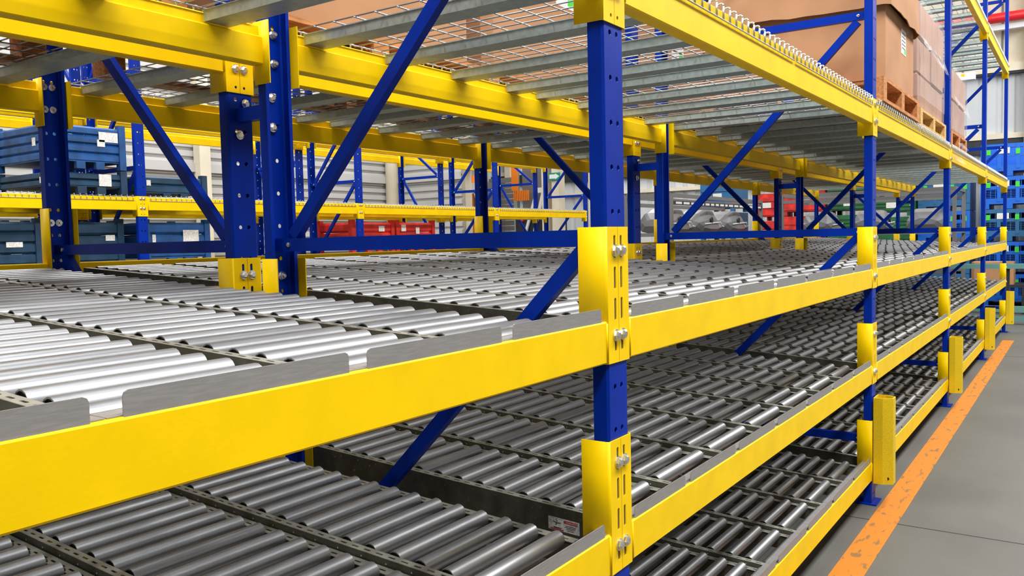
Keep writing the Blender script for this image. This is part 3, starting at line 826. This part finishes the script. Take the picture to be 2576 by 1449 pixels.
steel_crate(3.26, 7.42, zl, 0.83, 0.74, 0.40, 0.10, 'crate', 'blue ribbed steel crate below the middle beam, right of bright post', GS, 3, (('y', .1, .22, .04, .14), ('y', .48, .28, .2, .13)))
steel_crate(6.46, 7.5, zl, 0.88, 0.72, 0.30, 0.22, 'redpaint', 'left of the two red steel crates under the middle beam', GS, 2, (('y', .55, .38, .12, .08), ('y', .1, .3, .1, .06)))
steel_crate(7.38, 7.5, zl, 0.90, 0.72, 0.30, 0.22, 'redpaint', 'right of the two red steel crates under the middle beam', GS, 2, (('y', .12, .38, .1, .1), ('y', .45, .34, .08, .1)))
GL = 'crates on the lowest level of the distant rack'

# ------------------------------------------------------------------ far end: plastic crates, steel stacks, tanks, rails, machine
def plastic_crate(m):
    """folding plastic pallet box 1.2 x 1.0 x 0.66, base at z=0, front faces -x"""
    parts = []
    w, d, h = 1.0, 1.15, 0.66
    b = MB().box(0, d, 0, w, 0.10, 0.15)
    for yy in (0, w / 2 - 0.08, w - 0.16): b.box(0, d, yy, yy + 0.16, 0, 0.10)
    parts.append(('pallet_base', b.mesh('pallet_base', m)))
    side = MB()
    side.box(0, 0.04, 0, w, 0.15, 0.22); side.box(0, 0.04, 0, w, 0.40, 0.47); side.box(0, 0.04, 0, w, h - 0.08, h)
    for k in range(12):
        y = w * k / 11 - 0.006
        side.box(0.012, 0.024, max(0, y), min(w, y + 0.012), 0.2, h - 0.05)
    for k in range(5): side.box(0.014, 0.022, 0, w, 0.24 + 0.035 * k, 0.248 + 0.035 * k)
    for yy in (0, 0.3, w - 0.37, w - 0.07): side.box(-0.008, 0.045, yy, yy + 0.07, 0.15, h)
    parts.append(('front_wall', side.mesh('front_wall', m)))
    bk = MB().box(d - 0.04, d, 0, w, 0.15, h)
    parts.append(('rear_wall', bk.mesh('rear_wall', m)))
    for yy in (0, w - 0.04):
        parts.append(('side_wall', MB().box(0.04, d - 0.04, yy, yy + 0.04, 0.15, h).mesh('side_wall', m)))
    return parts
TAG = MB().box(-0.016, -0.009, 0, 0.075, 0, 0.11).mesh('green_tag', 'green_tag')
CARD = MB().box(-0.016, -0.009, 0, 0.22, 0, 0.12).mesh('card', 'paper')
PCB, PCT = plastic_crate('plastic_blue'), plastic_crate('plastic_teal')
def pstack(x, y, n, what, kinds):
    for k in range(n):
        t = thing('plastic_crate', 'plastic box with green tags, %s, %s from floor' % (what, ORD[k]), 'crate', (x, y, k * 0.67), (0, 0, 0), 'plastic pallet boxes at the far end')
        for nm, me in (PCB if kinds[k] else PCT): put(nm, me, t)
        for yy in (0.06, 0.30, 0.82): put('green_tag', TAG, t, (0, yy, 0.44), label='green tag')
        put('card', CARD, t, (0, 0.48, 0.46), label='white card')
pstack(18.0, -0.18, 5, 'tall right stack by end wall', (1, 1, 0, 1, 1))
pstack(18.1, 1.02, 4, 'second stack by end wall', (0, 0, 1, 0))
pstack(18.0, -1.32, 5, 'stack at right picture edge', (1, 0, 1, 1, 1))
def block_stack(x, y, n, h, m, lx, ly, what, cat='crate'):
    for k in range(n):
        t = thing('stacking_bin', '%s, %s from the floor' % (what, ORD[k]), cat, (x, y, k * h), (0, 0, 0), 'stacked bins at the far end')
        body = MB().box(0, lx, 0, ly, 0.09, h - 0.02)
        for q in range(3): body.box(-0.02, 0, 0.02, ly - 0.02, 0.12 + q * (h - .16) / 3, 0.12 + (q + .6) * (h - .16) / 3)
        put('bin_body', body.mesh('bin_body', m), t)
        lg = MB().box(0, 0.1, 0, 0.1, 0, 0.09).mesh('foot', m)
        for a in (0, lx - .1):
            for b in (0, ly - .1): put('foot', lg, t, (a, b, 0))
        if k in (n - 1, n - 2): put('card', CARD, t, (-0.012, ly * 0.35, h * 0.45), label='white card')
block_stack(17.6, 3.85, 4, 0.67, 'redpaint', 1.0, 0.95, 'left red steel bin, stacked, by the end wall')
block_stack(17.6, 4.85, 4, 0.64, 'redpaint', 1.0, 0.6, 'narrow red steel bin, stacked, by the end wall')
block_stack(17.6, 2.92, 7, 0.40, 'green', 1.0, 0.88, 'left green steel bin, stacked, by the end wall')
block_stack(17.6, 2.06, 7, 0.385, 'green', 0.95, 0.82, 'right green steel bin, stacked, by the end wall')
block_stack(17.6, 5.95, 4, 0.72, 'plastic_teal', 1.0, 0.85, 'blue bin with white cards, stacked, by the end wall')

def tank_mesh():
    """moulded vehicle tank lying on a rack: faceted body with waist, hole and bright seam flange"""
    mb = MB(); L, Wd, h = 1.25, 0.60, 0.36
    secs = [(0.0, .10, .10, .20), (0.06, .02, .02, .30), (0.30, 0, 0, .36), (0.62, 0.02, 0, .36), (0.78, 0.05, 0.0, .30), (0.92, 0.12, 0.02, .17), (1.10, .10, .02, .16), (1.25, .2, .06, .10)]
    rings = []
    for (x, ins, zb, zt) in secs:
        y0, y1 = ins, Wd - ins
        rings.append([(x, y0 + .05, zb), (x, y0, zb + .05), (x, y0 + .01, zb + (zt - zb) * .55), (x, y0 + .09, zt - .02), (x, y0 + .14, zt), (x, y1 - .14, zt), (x, y1 - .09, zt - .02), (x, y1 - .01, zb + (zt - zb) * .55), (x, y1, zb + .05), (x, y1 - .05, zb)])
    n = 10
    v = [p for r in rings for p in r]
    f = [(s * n + k, s * n + (k + 1) % n, (s + 1) * n + (k + 1) % n, (s + 1) * n + k) for s in range(len(rings) - 1) for k in range(n)]
    f += [tuple(range(n))[::-1], tuple((len(rings) - 1) * n + k for k in range(n))]
    mb.add(v, f)
    return fix(mb.mesh('tank_shell', 'tank'))
TK = tank_mesh()
SEAM = MB()
for a, b in (((0.02, -0.004, .13), (0.7, -0.006, .16)), ((0.7, -0.006, .16), (0.85, 0.03, .10)), ((0.85, 0.03, .10), (1.2, 0.12, .09))): SEAM.tube(a, b, 0.009, 6)
SEAM = SEAM.mesh('seam_flange', 'white')
PORT = MB().tube((0.30, 0.004, 0.19), (0.30, -0.012, 0.19), 0.05, 16).mesh('port', 'dark')
def tank(x, y, z, rz, label):
    t = thing('vehicle_tank', label, 'plastic tank', (x, y, z), (0, 0, rz), 'grey moulded vehicle tanks'); t.scale = (1.08, 1.08, 1.12)
    put('tank_shell', TK, t); put('seam_flange', SEAM, t); put('port', PORT, t)
def trolley(x, y, L, D, z, top, label, along='x', text=True):
    t = thing('tank_rack', label, 'trolley', (x, y, 0), (0, 0, 0 if along == 'x' else PI / 2), 'grey stillages for vehicle tanks')
    pm2 = MB().box(-.03, .03, -.03, .03, 0, top).mesh('corner_post', 'frame_grey')
    for a in (0, L):
        for b in (0, D): put('corner_post', pm2, t, (a, b, 0))
    rl = MB().box(0, L, -.025, .025, -.03, .03).mesh('rail', 'frame_grey')
    for zz in (0.15, 0.85, z - 0.032, top - 0.14, top - 0.02):
        for b in (0, D): put('rail', rl, t, (0, b, zz))
    cr = MB().box(-.025, .025, 0, D, -.03, .03).mesh('cross_rail', 'frame_grey')
    for zz in (0.15, z - 0.032, top - 0.02):
        for a in (0, L): put('cross_rail', cr, t, (a, 0, zz))
    if text:
        s = MB(); s.mi = 0; s.box(0.03, L - 0.03, -0.034, -0.028, top - 0.172, top - 0.108)
        s.mi = 1; rn = random.Random(int(x * 7)); xx = 0.12
        while xx < L - 0.15:
            n_ = rn.randint(4, 9)
            for q in range(n_):
                s.box(xx, xx + 0.022, -0.037, -0.034, top - 0.158, top - 0.122); s.mi = 1; xx += 0.031
            xx += 0.07
        put('lettered_strip', s.mesh('lettered_strip', 'ink', 'white'), t, label='black strip with white lettering')
    return t
trolley(10.6, 4.5, 4.5, 0.8, 1.66, 2.28, 'grey stillage holding grey tanks behind the rear rack, nearest one')
tank(10.80, 4.57, 1.66, 0, 'grey moulded vehicle tank, leftmost of three on the nearest stillage')
tank(12.22, 4.57, 1.66, 0, 'grey moulded vehicle tank, middle of three on the nearest stillage')
tank(13.64, 4.57, 1.66, 0, 'grey moulded vehicle tank, rightmost of three on the nearest stillage')
trolley(15.9, 0.9, 3.0, 1.35, 1.60, 2.35, 'grey stillage holding grey tanks beyond the far end of the racks', 'y', False)
for k in range(3):
    tank(14.68, 2.98 - k * 0.95, 1.60, 0.0, 'grey moulded vehicle tank beyond the racks, %s' % ['leftmost one', 'middle one', 'rightmost one'][k])

# teal guard rails behind the last frame
def guard_rail(x, y0, y1, zs, label):
    t = thing('guard_rail', label, 'guard rail', (x, y0, 0), (0, 0, 0), 'teal rails beyond the racks')
    for z, h in zs: put('rail', MB().box(0, 0.09, 0, y1 - y0, z, z + h).mesh('rail', 'teal'), t)
    pm3 = MB().box(0.02, 0.08, -0.03, 0.03, 0, 1.0).mesh('rail_post', 'dark')
    for k in range(4): put('rail_post', pm3, t, (0.03, (y1 - y0) * k / 3, 0))
guard_rail(14.2, -2.6, 1.4, ((0.05, 0.09), (0.20, 0.10), (0.93, 0.08)), 'teal painted guard rail across the aisle end behind last frame')
big_carton(16.2, 0.1, 0.55, 0.6, 0.7, 0.42, 0, 'small brown carton beyond the teal rail at the far end')
thing('low_table', 'dark low bench carrying the small brown carton at the far end', 'bench', (16.1, -0.1, 0), me=MB().box(0, 0.9, 0, 1.1, 0.50, 0.55).box(0, .06, 0, .06, 0, .5).box(.84, .9, 0, .06, 0, .5).box(0, .06, 1.04, 1.1, 0, .5).box(.84, .9, 1.04, 1.1, 0, .5).mesh('low_table', 'dark'))
# dark post rack with hanging chain at the right edge
t = thing('post_rack', 'dark steel post rack at the right picture edge before blue boxes', 'rack', (16.4, -0.42, 0))
for a, b in ((0, 0), (0.9, 0), (0, -0.7), (0.9, -0.7)): put('rack_post', MB().box(a - .05, a + .05, b - .05, b + .05, 0, 2.95 if b == 0 else 2.9).mesh('rack_post', 'dark'), t)
for z in (0.4, 1.5, 2.3): put('rack_shelf', MB().box(-.05, .95, -.75, .05, z, z + .06).mesh('rack_shelf', 'dark'), t)
ch = thing('hanging_chain', 'pale chain hanging beside the dark post rack', 'chain', (16.3, -0.30, 0))
cm = MB()
for k in range(26):
    z = 2.0 - k * 0.055
    if k % 2: cm.box(-.008, .008, -.02, .02, z, z + .012).box(-.008, .008, -.02, -.01, z, z + .05).box(-.008, .008, .01, .02, z, z + .05)
    else: cm.box(-.02, -.01, -.008, .008, z, z + .05).box(.01, .02, -.008, .008, z, z + .05)
put('chain_links', cm.mesh('chain_links', 'wire'), ch, kind='stuff')
put('chain_hook', MB().box(-.01, .12, -.068, .01, 2.04, 2.07).mesh('chain_hook', 'dark'), ch)
# red fire pipe, white tray, lamp on the end wall
thing('fire_pipe', 'red fire water pipe high on the end wall', 'pipe', me=MB().tube((XE - 0.35, -9, 6.25), (XE - 0.35, 15.5, 6.25), 0.11, 16).mesh('fire_pipe', 'pipe'))
lp = thing('wall_lamp', 'white emergency lamp with yellow dot on the end wall', 'lamp', (16.9, 1.05, 4.62))
put('lamp_housing', MB().box(0, 0.12, -0.22, 0.22, -0.07, 0.07).mesh('lamp_housing', 'white'), lp)
put('lamp_dot', MB().box(-0.004, 0, -0.04, 0.03, 0.0, 0.05).mesh('lamp_dot', 'yellow'), lp)
put('lamp_stem', MB().box(0.04, 0.07, -0.02, 0.02, 0.07, 3.6).mesh('lamp_stem', 'frame_grey'), lp)
# exit sign
ex = thing('exit_sign', 'green sign with white arrow on a cream column across the hall', 'sign', (13.56, 8.37, 2.87))
put('sign_panel', MB().box(0, 0.03, 0, 0.28, 0, 0.16).mesh('sign_panel', 'sign_green'), ex)
ar = MB(); ar.add([(-0.003, 0.005, 0.08), (-0.003, 0.11, 0.145), (-0.003, 0.11, 0.015)], [(0, 1, 2)]); ar.add([(-0.003, 0.26, 0.035), (-0.003, 0.11, 0.035), (-0.003, 0.11, 0.125), (-0.003, 0.26, 0.125)], [(0, 1, 2, 3)])
put('arrow', ar.mesh('arrow', 'white'), ex, label='white arrow')
# dock area seen between the distant posts
dk = thing('dock_frame', 'cream steel portal frame beyond the distant rack', 'portal', (13.6, 0, 0))
for y, w_ in ((10.97, .26), (8.72, .14), (8.42, .18)): put('portal_leg', MB().box(0, .25, y, y + w_, 0, 4.2).mesh('portal_leg', 'cream'), dk)
put('portal_head', MB().box(0, .25, 8.42, 11.23, 3.3, 3.55).mesh('portal_head', 'cream'), dk)
mc = thing('lift_machine', 'orange and grey lifting machine beside the portal frame', 'machine', (14.4, 10.5, 0))
put('mast', MB().box(0, .3, .87, 1.12, 0, 3.2).mesh('mast', 'orange'), mc)
am = MB().box(-.05, 0.0, .72, 1.06, 2.75, 3.0)
am.bar((-.03, .76, 2.78), (-.03, .62, 2.2), .04, .07); am.bar((-.03, 1.02, 2.78), (-.03, 1.16, 2.1), .04, .07)
put('bracket', am.mesh('bracket', 'white'), mc)
put('side_plate', MB().box(0.05, .3, .45, .87, 0, 3.0).mesh('side_plate', 'frame_grey'), mc)
dr = thing('roller_shutter', 'grey roller shutter in a frame between the distant posts', 'shutter', (14.8, 10.40, 0))
sh = MB()
for k in range(24): sh.box(0, 0.03, 0, .75, k * .13, k * .13 + .12)
put('slats', sh.mesh('slats', 'frame_grey'), dr, kind='stuff')
put('shutter_frame', MB().box(-.04, .08, .75, .85, 0, 3.3).box(-.04, .08, -.1, 0, 0, 3.3).mesh('shutter_frame', 'galv'), dr)
bk_ = thing('conveyor_unit', 'dark conveyor unit with grey A-shaped legs and orange guard', 'machine', (14.6, 9.30, 0))
put('frame', MB().box(0, .8, 0, .95, 1.6, 2.15).box(.1, .7, 0.05, .9, 0, 1.6).mesh('frame', 'dark'), bk_)
put('top_box', MB().box(.1, .7, 0.15, .8, 2.15, 3.3).mesh('top_box', 'frame_grey'), bk_)
lg = MB()
lg.bar((-.05, .30, 2.72), (-.05, .72, 1.5), .05, .06); lg.bar((-.05, .12, 2.72), (-.05, .46, 1.5), .05, .06); lg.box(-.08, -.02, .08, .34, 2.68, 2.8)
put('a_leg', lg.mesh('a_leg', 'white'), bk_)
og = MB()
for k in range(9): og.box(-.1, -.07, .50 + k * .05, .53 + k * .05, 2.52, 2.76)
og.box(-.1, -.07, .80, 0.98, 2.76, 3.4)
put('guard', og.mesh('guard', 'orange'), bk_, label='orange slatted guard')
put('beacon', MB().tube((-.02, .75, 2.02), (-.02, .75, 2.09), .05, 12).mesh('beacon', 'pipe'), bk_)
